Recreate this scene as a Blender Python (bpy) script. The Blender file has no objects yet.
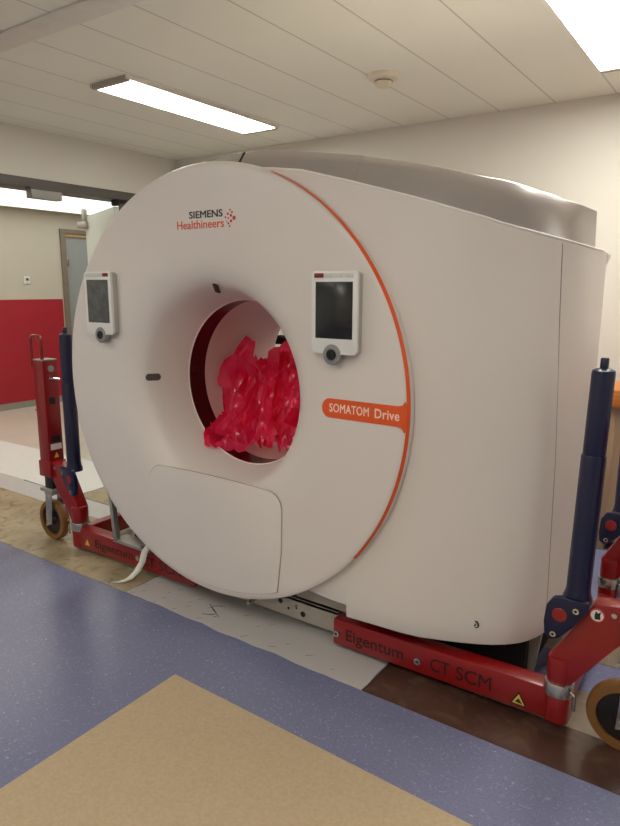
import bpy, bmesh, math, random
from mathutils import Vector, Matrix, noise
random.seed(7)
PI = math.pi
scn = bpy.context.scene
COL = scn.collection

# ---------------------------------------------------------------- materials
def lin(c):
    return tuple(((v/255)/12.92 if v/255 <= 0.04045 else (((v/255)+0.055)/1.055)**2.4) for v in c)

def mat(name, rgb, rough=0.5, metal=0.0, var=0.04, scale=12.0, bump=0.0, bscale=200.0, spec=0.5, coat=0.0, stretch=None):
    m = bpy.data.materials.new(name); m.use_nodes = True
    nt = m.node_tree; N = nt.nodes; L = nt.links
    b = N['Principled BSDF']
    b.inputs['Roughness'].default_value = rough
    b.inputs['Metallic'].default_value = metal
    b.inputs['Specular IOR Level'].default_value = spec
    b.inputs['Coat Weight'].default_value = coat
    tc = N.new('ShaderNodeTexCoord'); mp = N.new('ShaderNodeMapping')
    L.new(tc.outputs['Object'], mp.inputs['Vector'])
    if stretch: mp.inputs['Scale'].default_value = stretch
    nz = N.new('ShaderNodeTexNoise'); nz.inputs['Scale'].default_value = scale; nz.inputs['Detail'].default_value = 4
    L.new(mp.outputs['Vector'], nz.inputs['Vector'])
    r = N.new('ShaderNodeValToRGB')
    c = lin(rgb)
    r.color_ramp.elements[0].position = 0.3; r.color_ramp.elements[1].position = 0.7
    r.color_ramp.elements[0].color = tuple(max(0, v*(1-var)) for v in c)+(1,)
    r.color_ramp.elements[1].color = tuple(min(1, v*(1+var)) for v in c)+(1,)
    L.new(nz.outputs['Fac'], r.inputs['Fac']); L.new(r.outputs['Color'], b.inputs['Base Color'])
    if bump > 0:
        n2 = N.new('ShaderNodeTexNoise'); n2.inputs['Scale'].default_value = bscale
        L.new(mp.outputs['Vector'], n2.inputs['Vector'])
        bp = N.new('ShaderNodeBump'); bp.inputs['Strength'].default_value = bump; bp.inputs['Distance'].default_value = 0.01
        L.new(n2.outputs['Fac'], bp.inputs['Height']); L.new(bp.outputs['Normal'], b.inputs['Normal'])
    return m

def emit_mat(name, rgb, strength):
    m = bpy.data.materials.new(name); m.use_nodes = True
    b = m.node_tree.nodes['Principled BSDF']
    b.inputs['Base Color'].default_value = (0.8, 0.8, 0.8, 1)
    b.inputs['Emission Color'].default_value = (1.0, 0.985, 0.90, 1)
    b.inputs['Emission Strength'].default_value = strength
    return m

def math_node(nt, op, a, b=None):
    n = nt.nodes.new('ShaderNodeMath'); n.operation = op
    for i, v in enumerate((a, b)):
        if v is None: continue
        if isinstance(v, (int, float)): n.inputs[i].default_value = v
        else: nt.links.new(v, n.inputs[i])
    return n.outputs[0]

def mixcol(nt, fac, a, b):
    n = nt.nodes.new('ShaderNodeMix'); n.data_type = 'RGBA'
    if isinstance(fac, (int, float)): n.inputs[0].default_value = fac
    else: nt.links.new(fac, n.inputs[0])
    for i, v in ((6, a), (7, b)):
        if isinstance(v, tuple): n.inputs[i].default_value = v
        else: nt.links.new(v, n.inputs[i])
    return n.outputs[2]

def ramp(nt, src, p0, p1):
    r = nt.nodes.new('ShaderNodeValToRGB')
    r.color_ramp.elements[0].position = p0; r.color_ramp.elements[1].position = p1
    nt.links.new(src, r.inputs['Fac']); return r.outputs['Color']

def base_of(m): return m.node_tree.nodes['Principled BSDF'].inputs['Base Color']

def lino_mat():
    m = mat('blue_speckled_linoleum', (116, 119, 148), rough=0.26, var=0.03, scale=3)
    nt = m.node_tree; b = base_of(m); src = b.links[0].from_socket
    tc = [n for n in nt.nodes if n.type == 'TEX_COORD'][0]
    def specks(scale, lo, hi, a, col):
        v = nt.nodes.new('ShaderNodeTexNoise'); v.inputs['Scale'].default_value = scale; v.inputs['Detail'].default_value = 2
        mp = nt.nodes.new('ShaderNodeMapping'); mp.inputs['Location'].default_value = (scale, a*9, 0)
        nt.links.new(tc.outputs['Object'], mp.inputs['Vector']); nt.links.new(mp.outputs['Vector'], v.inputs['Vector'])
        f = ramp(nt, v.outputs['Fac'], lo, hi)
        return math_node(nt, 'MULTIPLY', f, a)
    c = mixcol(nt, specks(95, 0.60, 0.68, 0.55, 0), src, lin((142, 148, 178))+(1,))
    c = mixcol(nt, specks(140, 0.60, 0.67, 0.55, 0), c, lin((88, 94, 124))+(1,))
    c = mixcol(nt, specks(50, 0.68, 0.73, 0.6, 0), c, lin((172, 174, 194))+(1,))
    nt.links.new(c, b)
    return m

def ceiling_mat():
    m = mat('painted_metal_ceiling_panels', (236, 234, 220), rough=0.55, var=0.015, scale=2)
    nt = m.node_tree; b = base_of(m); src = b.links[0].from_socket
    tc = [n for n in nt.nodes if n.type == 'TEX_COORD'][0]
    sx = nt.nodes.new('ShaderNodeSeparateXYZ'); nt.links.new(tc.outputs['Object'], sx.inputs[0])
    f = math_node(nt, 'FRACT', math_node(nt, 'DIVIDE', math_node(nt, 'ADD', sx.outputs['X'], 1.949+35.7), 0.357))
    d = math_node(nt, 'LESS_THAN', f, 0.024)
    nt.links.new(mixcol(nt, math_node(nt, 'MULTIPLY', d, 0.55), src, lin((150, 140, 126))+(1,)), b)
    return m

def grime_mat(name, c1, c2, c3, rough, scale=3.0):
    m = mat(name, c1, rough=rough, var=0.08, scale=30)
    nt = m.node_tree; b = base_of(m); src = b.links[0].from_socket
    tc = [n for n in nt.nodes if n.type == 'TEX_COORD'][0]
    n1 = nt.nodes.new('ShaderNodeTexNoise'); n1.inputs['Scale'].default_value = scale; n1.inputs['Detail'].default_value = 8
    n2 = nt.nodes.new('ShaderNodeTexNoise'); n2.inputs['Scale'].default_value = scale*3.3; n2.inputs['Detail'].default_value = 6; n2.inputs['Distortion'].default_value = 1.0
    nt.links.new(tc.outputs['Object'], n1.inputs['Vector']); nt.links.new(tc.outputs['Object'], n2.inputs['Vector'])
    c = mixcol(nt, ramp(nt, n1.outputs['Fac'], 0.42, 0.62), src, lin(c2)+(1,))
    c = mixcol(nt, math_node(nt, 'MULTIPLY', ramp(nt, n2.outputs['Fac'], 0.52, 0.68), 0.6), c, lin(c3)+(1,))
    nt.links.new(c, b)
    return m

def bag_mat():
    m = bpy.data.materials.new('crimson_plastic_film'); m.use_nodes = True
    nt = m.node_tree; N = nt.nodes; L = nt.links
    p = N['Principled BSDF']; out = N['Material Output']
    tc = N.new('ShaderNodeTexCoord'); nz = N.new('ShaderNodeTexNoise'); nz.inputs['Scale'].default_value = 9; nz.inputs['Detail'].default_value = 3
    L.new(tc.outputs['Object'], nz.inputs['Vector'])
    c = mixcol(nt, ramp(nt, nz.outputs['Fac'], 0.35, 0.65), lin((246, 32, 84))+(1,), lin((255, 66, 112))+(1,))
    L.new(c, p.inputs['Base Color']); p.inputs['Roughness'].default_value = 0.13
    tl = N.new('ShaderNodeBsdfTranslucent'); L.new(c, tl.inputs['Color'])
    tr = N.new('ShaderNodeBsdfTransparent'); tr.inputs['Color'].default_value = lin((240, 90, 120))+(1,)
    m1 = N.new('ShaderNodeMixShader'); m1.inputs[0].default_value = 0.4; L.new(p.outputs[0], m1.inputs[1]); L.new(tl.outputs[0], m1.inputs[2])
    m2 = N.new('ShaderNodeMixShader'); m2.inputs[0].default_value = 0.2; L.new(m1.outputs[0], m2.inputs[1]); L.new(tr.outputs[0], m2.inputs[2])
    L.new(m2.outputs[0], out.inputs['Surface'])
    return m

M = dict(
    lino=lino_mat(), ceiling=ceiling_mat(),
    wall=mat('off_white_wall_paint', (218, 213, 203), rough=0.8, var=0.015, scale=1.5, bump=0.05, bscale=260),
    wall_c=mat('corridor_wall_paint', (200, 195, 180), rough=0.8, var=0.015, scale=1.5),
    red_wall=mat('crimson_wall_paint', (170, 32, 48), rough=0.55, var=0.03, scale=3),
    corr_floor=mat('pale_corridor_floor', (206, 198, 184), rough=0.28, var=0.04, scale=6),
    dark_frame=mat('dark_grey_frame', (92, 88, 84), rough=0.5, var=0.03),
    grey=mat('mid_grey_plastic', (150, 148, 140), rough=0.45),
    skirting=mat('grey_skirting', (150, 146, 138), rough=0.5),
    cover=mat('white_gantry_cover', (220, 211, 204), rough=0.38, var=0.012, scale=2.5),
    cover_hi=mat('white_edge_trim', (240, 234, 228), rough=0.35),
    band=mat('brushed_aluminium', (196, 190, 189), rough=0.25, metal=0.82, var=0.05, scale=60, stretch=(0.4, 0.4, 20)),
    orange=mat('orange_enamel', (226, 88, 32), rough=0.4, var=0.02),
    orange_text=mat('orange_lettering', (222, 84, 40), rough=0.5),
    teal_text=mat('dark_lettering', (34, 44, 46), rough=0.5),
    pink_text=mat('pale_lettering', (244, 214, 196), rough=0.5),
    red_text=mat('small_red_mark', (200, 50, 44), rough=0.5),
    seam=mat('seam_shadow_grey', (160, 148, 138), rough=0.8),
    liner=mat('bore_window_red_reflection', (56, 18, 18), rough=0.18, var=0.1, scale=5),  # dark red stands for the bag's reflection, painted into the base colour
    tunnel=mat('bore_tunnel_white', (206, 180, 176), rough=0.4, var=0.02),
    dark=mat('black_cavity', (22, 20, 20), rough=0.7, var=0.2),
    slot=mat('dark_slot_glass', (74, 62, 54), rough=0.25, var=0.1),
    pad=mat('control_panel_white', (228, 226, 222), rough=0.3, var=0.01),
    pad_side=mat('control_panel_silver_side', (186, 182, 178), rough=0.3, metal=0.3),
    screen=mat('dark_screen_under_film', (26, 28, 28), rough=0.2, var=0.7, scale=9, spec=0.6),
    screen_grey=mat('grey_screen_under_film', (84, 86, 84), rough=0.25, var=0.3, scale=22, bump=0.3, bscale=35),
    key=mat('pale_key', (208, 206, 200), rough=0.4),
    key_red=mat('dark_red_key', (120, 24, 26), rough=0.35),
    knob=mat('grey_dial_ring', (148, 148, 150), rough=0.3, metal=0.5),
    red=mat('red_enamel', (136, 15, 18), rough=0.3, var=0.06, scale=8, coat=0.2),
    blue=mat('navy_enamel', (11, 17, 54), rough=0.34, var=0.08, scale=8, coat=0.1),
    steel=mat('bright_steel', (190, 188, 184), rough=0.25, metal=0.9, var=0.05),
    steel_dull=mat('dull_zinc', (170, 166, 158), rough=0.45, metal=0.55, var=0.08),
    rail=mat('pale_steel_rail', (182, 174, 162), rough=0.45, metal=0.2, var=0.05),
    black=mat('black_plastic', (20, 18, 18), rough=0.4, var=0.1),
    tyre=mat('amber_polyurethane', (126, 84, 40), rough=0.4, var=0.06),
    hubm=mat('dark_wheel_hub', (26, 20, 18), rough=0.4, var=0.2),
    white=mat('white_sticker', (226, 222, 214), rough=0.5),
    yellow=mat('yellow_sticker', (214, 184, 80), rough=0.5),
    dark_text=mat('dark_red_brown_lettering', (44, 8, 10), rough=0.5),
    paper=mat('white_protective_sheet', (186, 181, 178), rough=0.35, var=0.03, scale=4, bump=0.15, bscale=6),
    ink=mat('dark_ink', (66, 66, 78), rough=0.7),
    hardboard=mat('tan_hardboard', (184, 163, 132), rough=0.75, var=0.07, scale=90, bump=0.1, bscale=400),
    plate_l=grime_mat('scuffed_beige_plate', (174, 160, 130), (156, 142, 114), (124, 104, 80), 0.27, 3.2),
    plate_d=grime_mat('dark_brown_plate', (82, 58, 48), (66, 44, 36), (100, 78, 64), 0.2, 2.4),
    plate_g=grime_mat('grey_brown_plate', (136, 122, 106), (120, 104, 90), (150, 138, 124), 0.28, 2.6),
    strap=mat('white_webbing', (228, 224, 214), rough=0.7),
    wood=mat('orange_wood', (184, 112, 50), rough=0.4, var=0.2, scale=6, stretch=(1, 8, 14)),
    wood_pale=mat('pale_wood_frame', (196, 168, 122), rough=0.5, var=0.08, stretch=(8, 8, 1)),
    laminate=mat('tan_laminate', (158, 132, 108), rough=0.5, var=0.04),
    card=mat('cardboard', (200, 164, 122), rough=0.8, var=0.05),
    card_grey=mat('grey_blue_card', (150, 150, 162), rough=0.6),
    door=mat('grey_blue_door', (158, 166, 166), rough=0.5, var=0.02),
    leaf=mat('pale_green_white_leaf', (206, 214, 204), rough=0.3, var=0.015),
    lampframe=mat('white_lamp_frame', (224, 220, 210), rough=0.4),
    cap=mat('grey_lamp_end', (160, 152, 140), rough=0.4),
    lamp=emit_mat('lit_diffuser', (255, 246, 232), 16.4),
    corridor_glow=emit_mat('glowing_corridor_ceiling', (255, 246, 230), 1.4),  # glow for the lit look of the corridor ceiling
    bag=bag_mat(),
    foil=mat('crinkled_silver_foil', (190, 186, 184), rough=0.2, metal=0.9, bump=0.8, bscale=60),
)

# ---------------------------------------------------------------- mesh helpers (world coordinates)
class MB:
    def __init__(s): s.bm = bmesh.new()
    def box(s, lo, hi, bev=0.0, rot=None, seg=2):
        lo = Vector(lo); hi = Vector(hi); c = (lo+hi)/2; d = hi-lo
        r = bmesh.ops.create_cube(s.bm, size=1.0); vs = r['verts']
        for v in vs: v.co = Vector((v.co.x*d.x, v.co.y*d.y, v.co.z*d.z))
        if bev > 0:
            es = list({e for v in vs for e in v.link_edges})
            rr = bmesh.ops.bevel(s.bm, geom=es, offset=bev, segments=seg, affect='EDGES', profile=0.5)
            vs = list({v for f in rr['faces'] for v in f.verts} | {v for v in vs if v.is_valid})
        for v in vs:
            v.co = (rot @ v.co if rot else v.co) + c
        return vs
    def cyl(s, p0, p1, r0, r1=None, seg=32, cap=True):
        p0 = Vector(p0); p1 = Vector(p1); r1 = r0 if r1 is None else r1
        ax = (p1-p0).normalized()
        u = ax.orthogonal().normalized(); w = ax.cross(u)
        A = []; B = []
        for i in range(seg):
            a = 2*PI*i/seg; d = u*math.cos(a)+w*math.sin(a)
            A.append(s.bm.verts.new(p0+d*r0)); B.append(s.bm.verts.new(p1+d*r1))
        for i in range(seg):
            j = (i+1) % seg; s.bm.faces.new((A[i], A[j], B[j], B[i]))
        if cap:
            s.bm.faces.new(A[::-1]); s.bm.faces.new(B)
    def lathe(s, p, ax, prof, seg=40, closed=False):
        """prof: list of (r, t) around axis ax from p"""
        p = Vector(p); ax = Vector(ax).normalized(); u = ax.orthogonal().normalized(); w = ax.cross(u)
        rings = []
        for r, t in prof:
            if r < 1e-6: rings.append([s.bm.verts.new(p+ax*t)]); continue
            rings.append([s.bm.verts.new(p+ax*t+(u*math.cos(2*PI*i/seg)+w*math.sin(2*PI*i/seg))*r) for i in range(seg)])
        pairs = list(zip(rings[:-1], rings[1:]))
        if closed: pairs.append((rings[-1], rings[0]))
        for a, b in pairs:
            for i in range(seg):
                j = (i+1) % seg
                if len(a) == 1 and len(b) == 1: continue
                if len(a) == 1: s.bm.faces.new((a[0], b[j], b[i]))
                elif len(b) == 1: s.bm.faces.new((a[i], a[j], b[0]))
                else: s.bm.faces.new((a[i], a[j], b[j], b[i]))
    def tube(s, pts, r, seg=10):
        pts = [Vector(p) for p in pts]; rings = []; u = None
        for i, p in enumerate(pts):
            t = (pts[min(i+1, len(pts)-1)]-pts[max(i-1, 0)]).normalized()
            if u is None: u = t.orthogonal().normalized()
            else: u = (u - t*u.dot(t)).normalized()
            w = t.cross(u)
            rings.append([s.bm.verts.new(p+(u*math.cos(2*PI*k/seg)+w*math.sin(2*PI*k/seg))*r) for k in range(seg)])
        for a, b in zip(rings[:-1], rings[1:]):
            for k in range(seg):
                j = (k+1) % seg; s.bm.faces.new((a[k], a[j], b[j], b[k]))
        s.bm.faces.new(rings[0][::-1]); s.bm.faces.new(rings[-1])
    def prism(s, pts, vec, bev=0.0):
        vec = Vector(vec)
        A = [s.bm.verts.new(Vector(p)) for p in pts]; B = [s.bm.verts.new(Vector(p)+vec) for p in pts]
        n = len(A); fs = []
        fs.append(s.bm.faces.new(A)); fs.append(s.bm.faces.new(B[::-1]))
        for i in range(n):
            j = (i+1) % n; fs.append(s.bm.faces.new((A[j], A[i], B[i], B[j])))
        if bev > 0:
            es = list({e for f in fs for e in f.edges})
            bmesh.ops.bevel(s.bm, geom=es, offset=bev, segments=2, affect='EDGES', profile=0.5)
    def grid(s, rows, close=False):
        V = [[s.bm.verts.new(Vector(p)) for p in r] for r in rows]
        for a, b in zip(V[:-1], V[1:]):
            n = len(a)
            for i in range(n if close else n-1):
                j = (i+1) % n; s.bm.faces.new((a[i], a[j], b[j], b[i]))
        return V
    def build(s, name, m, parent=None, smooth=35, recalc=True):
        if recalc: bmesh.ops.recalc_face_normals(s.bm, faces=s.bm.faces[:])
        o0 = Vector((0, 0, 0))
        if parent is not None:
            q = parent
            while q is not None: o0 += q.location; q = q.parent
        elif s.bm.verts:
            o0 = None
        me = bpy.data.meshes.new(name)
        if o0 is None:
            xs = [v.co for v in s.bm.verts]
            o0 = Vector(((min(v.x for v in xs)+max(v.x for v in xs))/2, (min(v.y for v in xs)+max(v.y for v in xs))/2, min(v.z for v in xs)))
            org = o0
        else: org = None
        for v in s.bm.verts: v.co -= o0
        if smooth:
            for f in s.bm.faces: f.smooth = True
            for e in s.bm.edges:
                if len(e.link_faces) == 2 and e.calc_face_angle(0) > math.radians(smooth): e.smooth = False
        s.bm.to_mesh(me); s.bm.free()
        me.materials.append(m if not isinstance(m, str) else M[m])
        o = bpy.data.objects.new(name, me); COL.objects.link(o)
        if parent is not None: o.parent = parent
        else: o.location = org
        return o

def tag(o, label, cat, group=None, kind=None):
    o['label'] = label
    o['category'] = cat
    if group: o['group'] = group
    if kind: o['kind'] = kind
    return o
def thing(name, loc, label, cat, group=None):
    o = bpy.data.objects.new(name, None); COL.objects.link(o); o.location = loc
    o.empty_display_size = 0.1
    return tag(o, label, cat, group)
def struct(mb, name, m):
    o = mb.build(name, m); o['kind'] = 'structure'; return o
def part(mb, name, m, parent, label=None, **k):
    o = mb.build(name, m, parent, **k)
    if label: o['label'] = label
    return o

def text_mb(txt, x0, x1, z0, z1, place, depth=0.0008, bold=0.0, spacing=1.0):
    """flat lettering fitted to a box; place(u, v, d) -> world point"""
    cu = bpy.data.curves.new('lettering_curve', 'FONT'); cu.body = txt; cu.space_character = spacing
    cu.resolution_u = 4; cu.extrude = 0.02; cu.bevel_depth = bold; cu.bevel_resolution = 0
    ob = bpy.data.objects.new('lettering_curve', cu); COL.objects.link(ob)
    dg = bpy.context.evaluated_depsgraph_get(); dg.update()
    me = bpy.data.meshes.new_from_object(ob.evaluated_get(dg))
    bpy.data.objects.remove(ob); bpy.data.curves.remove(cu)
    mb = MB(); mb.bm.from_mesh(me); bpy.data.meshes.remove(me)
    xs = [v.co.x for v in mb.bm.verts]; ys = [v.co.y for v in mb.bm.verts]
    ax, bx, ay, by = min(xs), max(xs), min(ys), max(ys)
    for v in mb.bm.verts:
        u = x0+(v.co.x-ax)/(bx-ax)*(x1-x0); w = z0+(v.co.y-ay)/(by-ay)*(z1-z0)
        v.co = place(u, w, depth*(1 if v.co.z > 0 else 0))
    return mb

# ---------------------------------------------------------------- camera (f = 643.7 px on a 620 px wide frame)
H = 1.5
R3 = ((0.82094, -0.11274, 0.55977), (0.57099, 0.15548, -0.80607), (0.00384, 0.98138, 0.19202))
cam = bpy.data.cameras.new('camera'); camo = bpy.data.objects.new('camera', cam); COL.objects.link(camo)
Rm = Matrix(R3)
X = Vector((Rm[0][0], Rm[1][0], Rm[2][0])).normalized()
Y = Vector((Rm[0][1], Rm[1][1], Rm[2][1])); Y = (Y-X*Y.dot(X)).normalized(); Z = X.cross(Y)
camo.matrix_world = Matrix(((X.x, Y.x, Z.x, 0), (X.y, Y.y, Z.y, 0), (X.z, Y.z, Z.z, H), (0, 0, 0, 1)))
cam.sensor_fit = 'HORIZONTAL'; cam.sensor_width = 36; cam.lens = 643.7/620*36; cam.clip_start = 0.05
scn.camera = camo

# ---------------------------------------------------------------- room shell
CZ = 2.65; WX = -4.63; WY = 4.47; RX = 2.6; FY = -3.4
mb = MB(); mb.box((WX, FY, -0.1), (RX, WY, 0)); struct(mb, 'floor', 'lino')
mb = MB(); mb.box((WX-0.2, FY-0.1, CZ), (RX+0.1, WY+0.1, CZ+0.1)); struct(mb, 'ceiling', 'ceiling')
mb = MB(); mb.box((WX, WY, 0), (RX+0.1, WY+0.15, CZ)); struct(mb, 'wall_back', 'wall')
mb = MB(); mb.box((RX, FY, 0), (RX+0.15, WY, CZ)); struct(mb, 'wall_right', 'wall')
mb = MB(); mb.box((WX-0.2, FY-0.15, 0), (RX+0.15, FY, CZ)); struct(mb, 'wall_front', 'wall')
DY0, DY1, DZ = 1.55, 3.98, 2.228
mb = MB()
mb.box((WX-0.2, FY, 0), (WX, DY0, CZ)); mb.box((WX-0.2, DY1, 0), (WX, WY+0.15, CZ)); mb.box((WX-0.2, DY0, DZ+0.06), (WX, DY1, CZ))
struct(mb, 'wall_left', 'wall')
# door frame of the opening
mb = MB()
mb.box((WX-0.21, DY0-0.06, DZ), (WX+0.012, DY1+0.02, DZ+0.068), 0.004)
mb.box((WX-0.21, DY0-0.06, 0), (WX+0.012, DY0, DZ)); mb.box((WX-0.21, DY1-0.03, 0), (WX+0.012, DY1+0.02, DZ))
struct(mb, 'trim_1', 'dark_frame')
# ceiling cross profile
mb = MB(); mb.box((WX, 1.85, CZ-0.012), (RX, 1.985, CZ), 0.004); struct(mb, 'trim_2', 'lampframe')
mb = MB(); mb.box((WX+0.02, WY-0.015, 0), (RX, WY, 0.09)); struct(mb, 'baseboard_back', 'skirting')

# corridor beyond the opening
CX = -7.5; CCZ = 2.42
mb = MB(); mb.box((CX-0.1, -2.5, -0.1), (WX, 8.5, -0.0005)); struct(mb, 'floor_corridor', 'corr_floor')
mb = MB(); mb.box((CX-0.1, -2.5, CCZ), (WX-0.2, 8.5, CCZ+0.1)); struct(mb, 'ceiling_corridor', 'wall')
FDY0, FDY1, FDZ = 5.16, 6.3, 2.22
mb = MB()
mb.box((CX-0.15, -2.5, 0), (CX, FDY0, CCZ)); mb.box((CX-0.15, FDY1, 0), (CX, 8.5, CCZ)); mb.box((CX-0.15, FDY0, FDZ), (CX, FDY1, CCZ))
struct(mb, 'wall_corridor', 'wall_c')
mb = MB(); mb.box((CX, -2.5, 0.075), (CX+0.008, FDY0-0.02, 1.335)); struct(mb, 'trim_3', 'red_wall')
mb = MB(); mb.box((CX, -2.5, 0), (CX+0.014, FDY0-0.02, 0.078)); struct(mb, 'baseboard_corridor', 'skirting')
mb = MB(); mb.box((CX, -2.6, 0), (WX-0.2, -2.5, CCZ)); struct(mb, 'wall_corridor_near', 'wall_c')
mb = MB(); mb.box((CX, 8.5, 0), (WX-0.2, 8.6, CCZ)); struct(mb, 'wall_corridor_far', 'wall_c')
mb = MB(); mb.box((WX-0.2, WY+0.15, 0), (WX-0.05, 8.5, CCZ)); struct(mb, 'wall_corridor_side', 'wall_c')

# corridor door in the far wall
dr = bpy.data.objects.new('door_1', None); COL.objects.link(dr); dr.location = (CX, (FDY0+FDY1)/2, 0); dr['kind'] = 'structure'
mb = MB()
mb.box((CX-0.15, FDY0, 0), (CX+0.03, FDY0+0.07, FDZ)); mb.box((CX-0.15, FDY1-0.1, 0), (CX+0.03, FDY1, FDZ)); mb.box((CX-0.15, FDY0+0.07, FDZ-0.05), (CX+0.03, FDY1-0.1, FDZ))
part(mb, 'door_frame', mat('taupe_door_frame', (132, 120, 106), rough=0.5), dr)
mb = MB(); mb.box((CX-0.1, FDY0+0.07, 0), (CX+0.0, FDY0+0.076, FDZ-0.05)); mb.box((CX-0.1, FDY0+0.076, FDZ-0.09), (CX, FDY1-0.1, FDZ-0.05))
part(mb, 'door_edge', 'wood_pale', dr, 'pale wooden edge strip')
mb = MB(); mb.box((CX-0.08, FDY0+0.076, 0.005), (CX-0.03, FDY1-0.1, FDZ-0.09)); part(mb, 'door_panel', 'door', dr)
mb = MB(); mb.box((CX-0.0, FDY0+0.072, 1.75), (CX+0.034, FDY0+0.095, 1.87), 0.004); part(mb, 'hinge', 'steel', dr)

# open leaf of the opening
lf = bpy.data.objects.new('door_2', None); COL.objects.link(lf); lf.location = (-4.72, 3.79, 0); lf['kind'] = 'structure'
d = Vector((-5.612+4.576, 4.166-3.733, 0)).normalized(); n = Vector((-d.y, d.x, 0))
p0 = Vector((-4.70, 3.785, 0)); p1 = Vector((-5.612, 4.166, 0))
mb = MB(); mb.prism([p0+Vector((0, 0, 0.02)), p1+Vector((0, 0, 0.02)), p1+n*-0.045+Vector((0, 0, 0.02)), p0+n*-0.045+Vector((0, 0, 0.02))], (0, 0, 2.155)); part(mb, 'door_panel', 'leaf', lf)
mb = MB(); q = p1 - d*0.02; mb.box((q.x-0.05, q.y-0.07, 2.06), (q.x+0.08, q.y+0.05, 2.12), 0.006); mb.box((q.x-0.0, q.y-0.05, 2.12), (q.x+0.04, q.y-0.01, 2.24), 0.004)
part(mb, 'bracket', 'steel_dull', lf, 'small grey bracket at the top corner of the leaf')
mb = MB(); mb.box((-4.70, 3.76, 2.178), (-4.64, 3.80, 2.226), 0.004); part(mb, 'hinge', 'dark', lf)

# door closer box below the lintel
t = thing('door_closer', (WX+0.02, 3.07, 2.15), 'grey box shaped door closer hanging under the dark lintel at left', 'door closer')
mb = MB(); mb.box((WX-0.03, 2.945, 2.15), (WX+0.045, 3.205, 2.215), 0.006); part(mb, 'housing', 'grey', t)
mb = MB(); mb.box((WX-0.02, 2.935, 2.215), (WX+0.05, 3.215, 2.228), 0.002); part(mb, 'mounting_plate', 'dark_frame', t)
# wall socket
t = thing('light_switch', (CX+0.01, 4.665, 1.57), 'small white switch plate on the corridor wall above the red panel', 'switch')
mb = MB(); mb.box((CX, 4.615, 1.525), (CX+0.012, 4.705, 1.615), 0.004); part(mb, 'plate', 'white', t)
mb = MB(); mb.box((CX+0.012, 4.645, 1.565), (CX+0.018, 4.678, 1.595), 0.002); part(mb, 'rocker', 'dark_frame', t)

# ---------------------------------------------------------------- ceiling lights and detector
def light(cx, cy, label, w=0.32, l=1.38):
    t = thing('ceiling_light', (cx, cy, CZ), label, 'ceiling light', 'recessed ceiling lights')
    x0, x1, y0, y1 = cx-w/2, cx+w/2, cy-l/2, cy+l/2
    mb = MB()
    f = 0.012
    mb.box((x0, y0, CZ-0.022), (x0+f, y1, CZ)); mb.box((x1-f, y0, CZ-0.022), (x1, y1, CZ))
    part(mb, 'frame', 'lampframe', t)
    for s, yy in ((-1, y0), (1, y1)):
        mb = MB(); a, b = (yy, yy+0.035) if s < 0 else (yy-0.035, yy)
        mb.box((x0+f, a, CZ-0.03), (x1-f, b, CZ), 0.005); part(mb, 'end_cap', 'cap', t)
    mb = MB(); mb.box((x0+f, y0+0.035, CZ-0.024), (x1-f, y1-0.035, CZ-0.004)); part(mb, 'diffuser', 'lamp', t, 'glowing white diffuser')
    return t
light(-3.19, 3.265, 'long glowing white strip light on the ceiling at left, above the scanner')
light(-0.55, 3.24, 'glowing white ceiling light cut off by the top right corner of the frame', w=0.62)
light(1.75, 0.1, 'unseen fill light added on the ceiling at the right behind the camera')  # out of view, added to brighten the right side
light(1.75, 3.24, 'unseen fill light added on the ceiling right of the frame')  # also an added fill for the right side, unseen
for cx in (-3.19, -0.70):
    light(cx, 0.1, 'glowing white ceiling light behind the camera')
    light(cx, -2.3, 'glowing white ceiling light behind the camera')
t = thing('smoke_detector', (-1.865, 3.386, CZ), 'round white smoke detector on the ceiling panels between the two lights', 'smoke detector')
mb = MB(); mb.lathe((-1.865, 3.386, CZ), (0, 0, -1), [(0.085, 0), (0.085, 0.012), (0.078, 0.022), (0.058, 0.026), (0.0, 0.026)]); part(mb, 'base', mat('ivory_plastic', (226, 216, 194), rough=0.4), t)
mb = MB(); mb.lathe((-1.865, 3.386, CZ-0.026), (0, 0, -1), [(0.05, 0), (0.046, 0.024), (0.036, 0.036), (0.0, 0.038)]); part(mb, 'sensor_head', mat('ivory_plastic_head', (220, 210, 188), rough=0.4), t)
mb = MB(); mb.lathe((-1.865, 3.386, CZ-0.036), (0, 0, -1), [(.0508, -.004), (.0505, .0), (.05, .002)]); part(mb, 'vent_ring', 'dark_frame', t)
t = thing('corridor_glow_panel', (-6.1, 3.2, CCZ), 'added glowing panel standing in for the brightly lit corridor ceiling', 'ceiling light')
mb = MB(); mb.box((-7.3, -0.6, CCZ-0.012), (-5.1, 6.2, CCZ)); part(mb, 'diffuser', 'corridor_glow', t)  # wide glowing panel added so the corridor ceiling reads as brightly lit
mb = MB(); mb.box((-7.33, -0.63, CCZ-0.015), (-7.3, 6.23, CCZ)); mb.box((-5.1, -0.63, CCZ-0.015), (-5.07, 6.23, CCZ)); part(mb, 'frame', 'lampframe', t)

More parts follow.
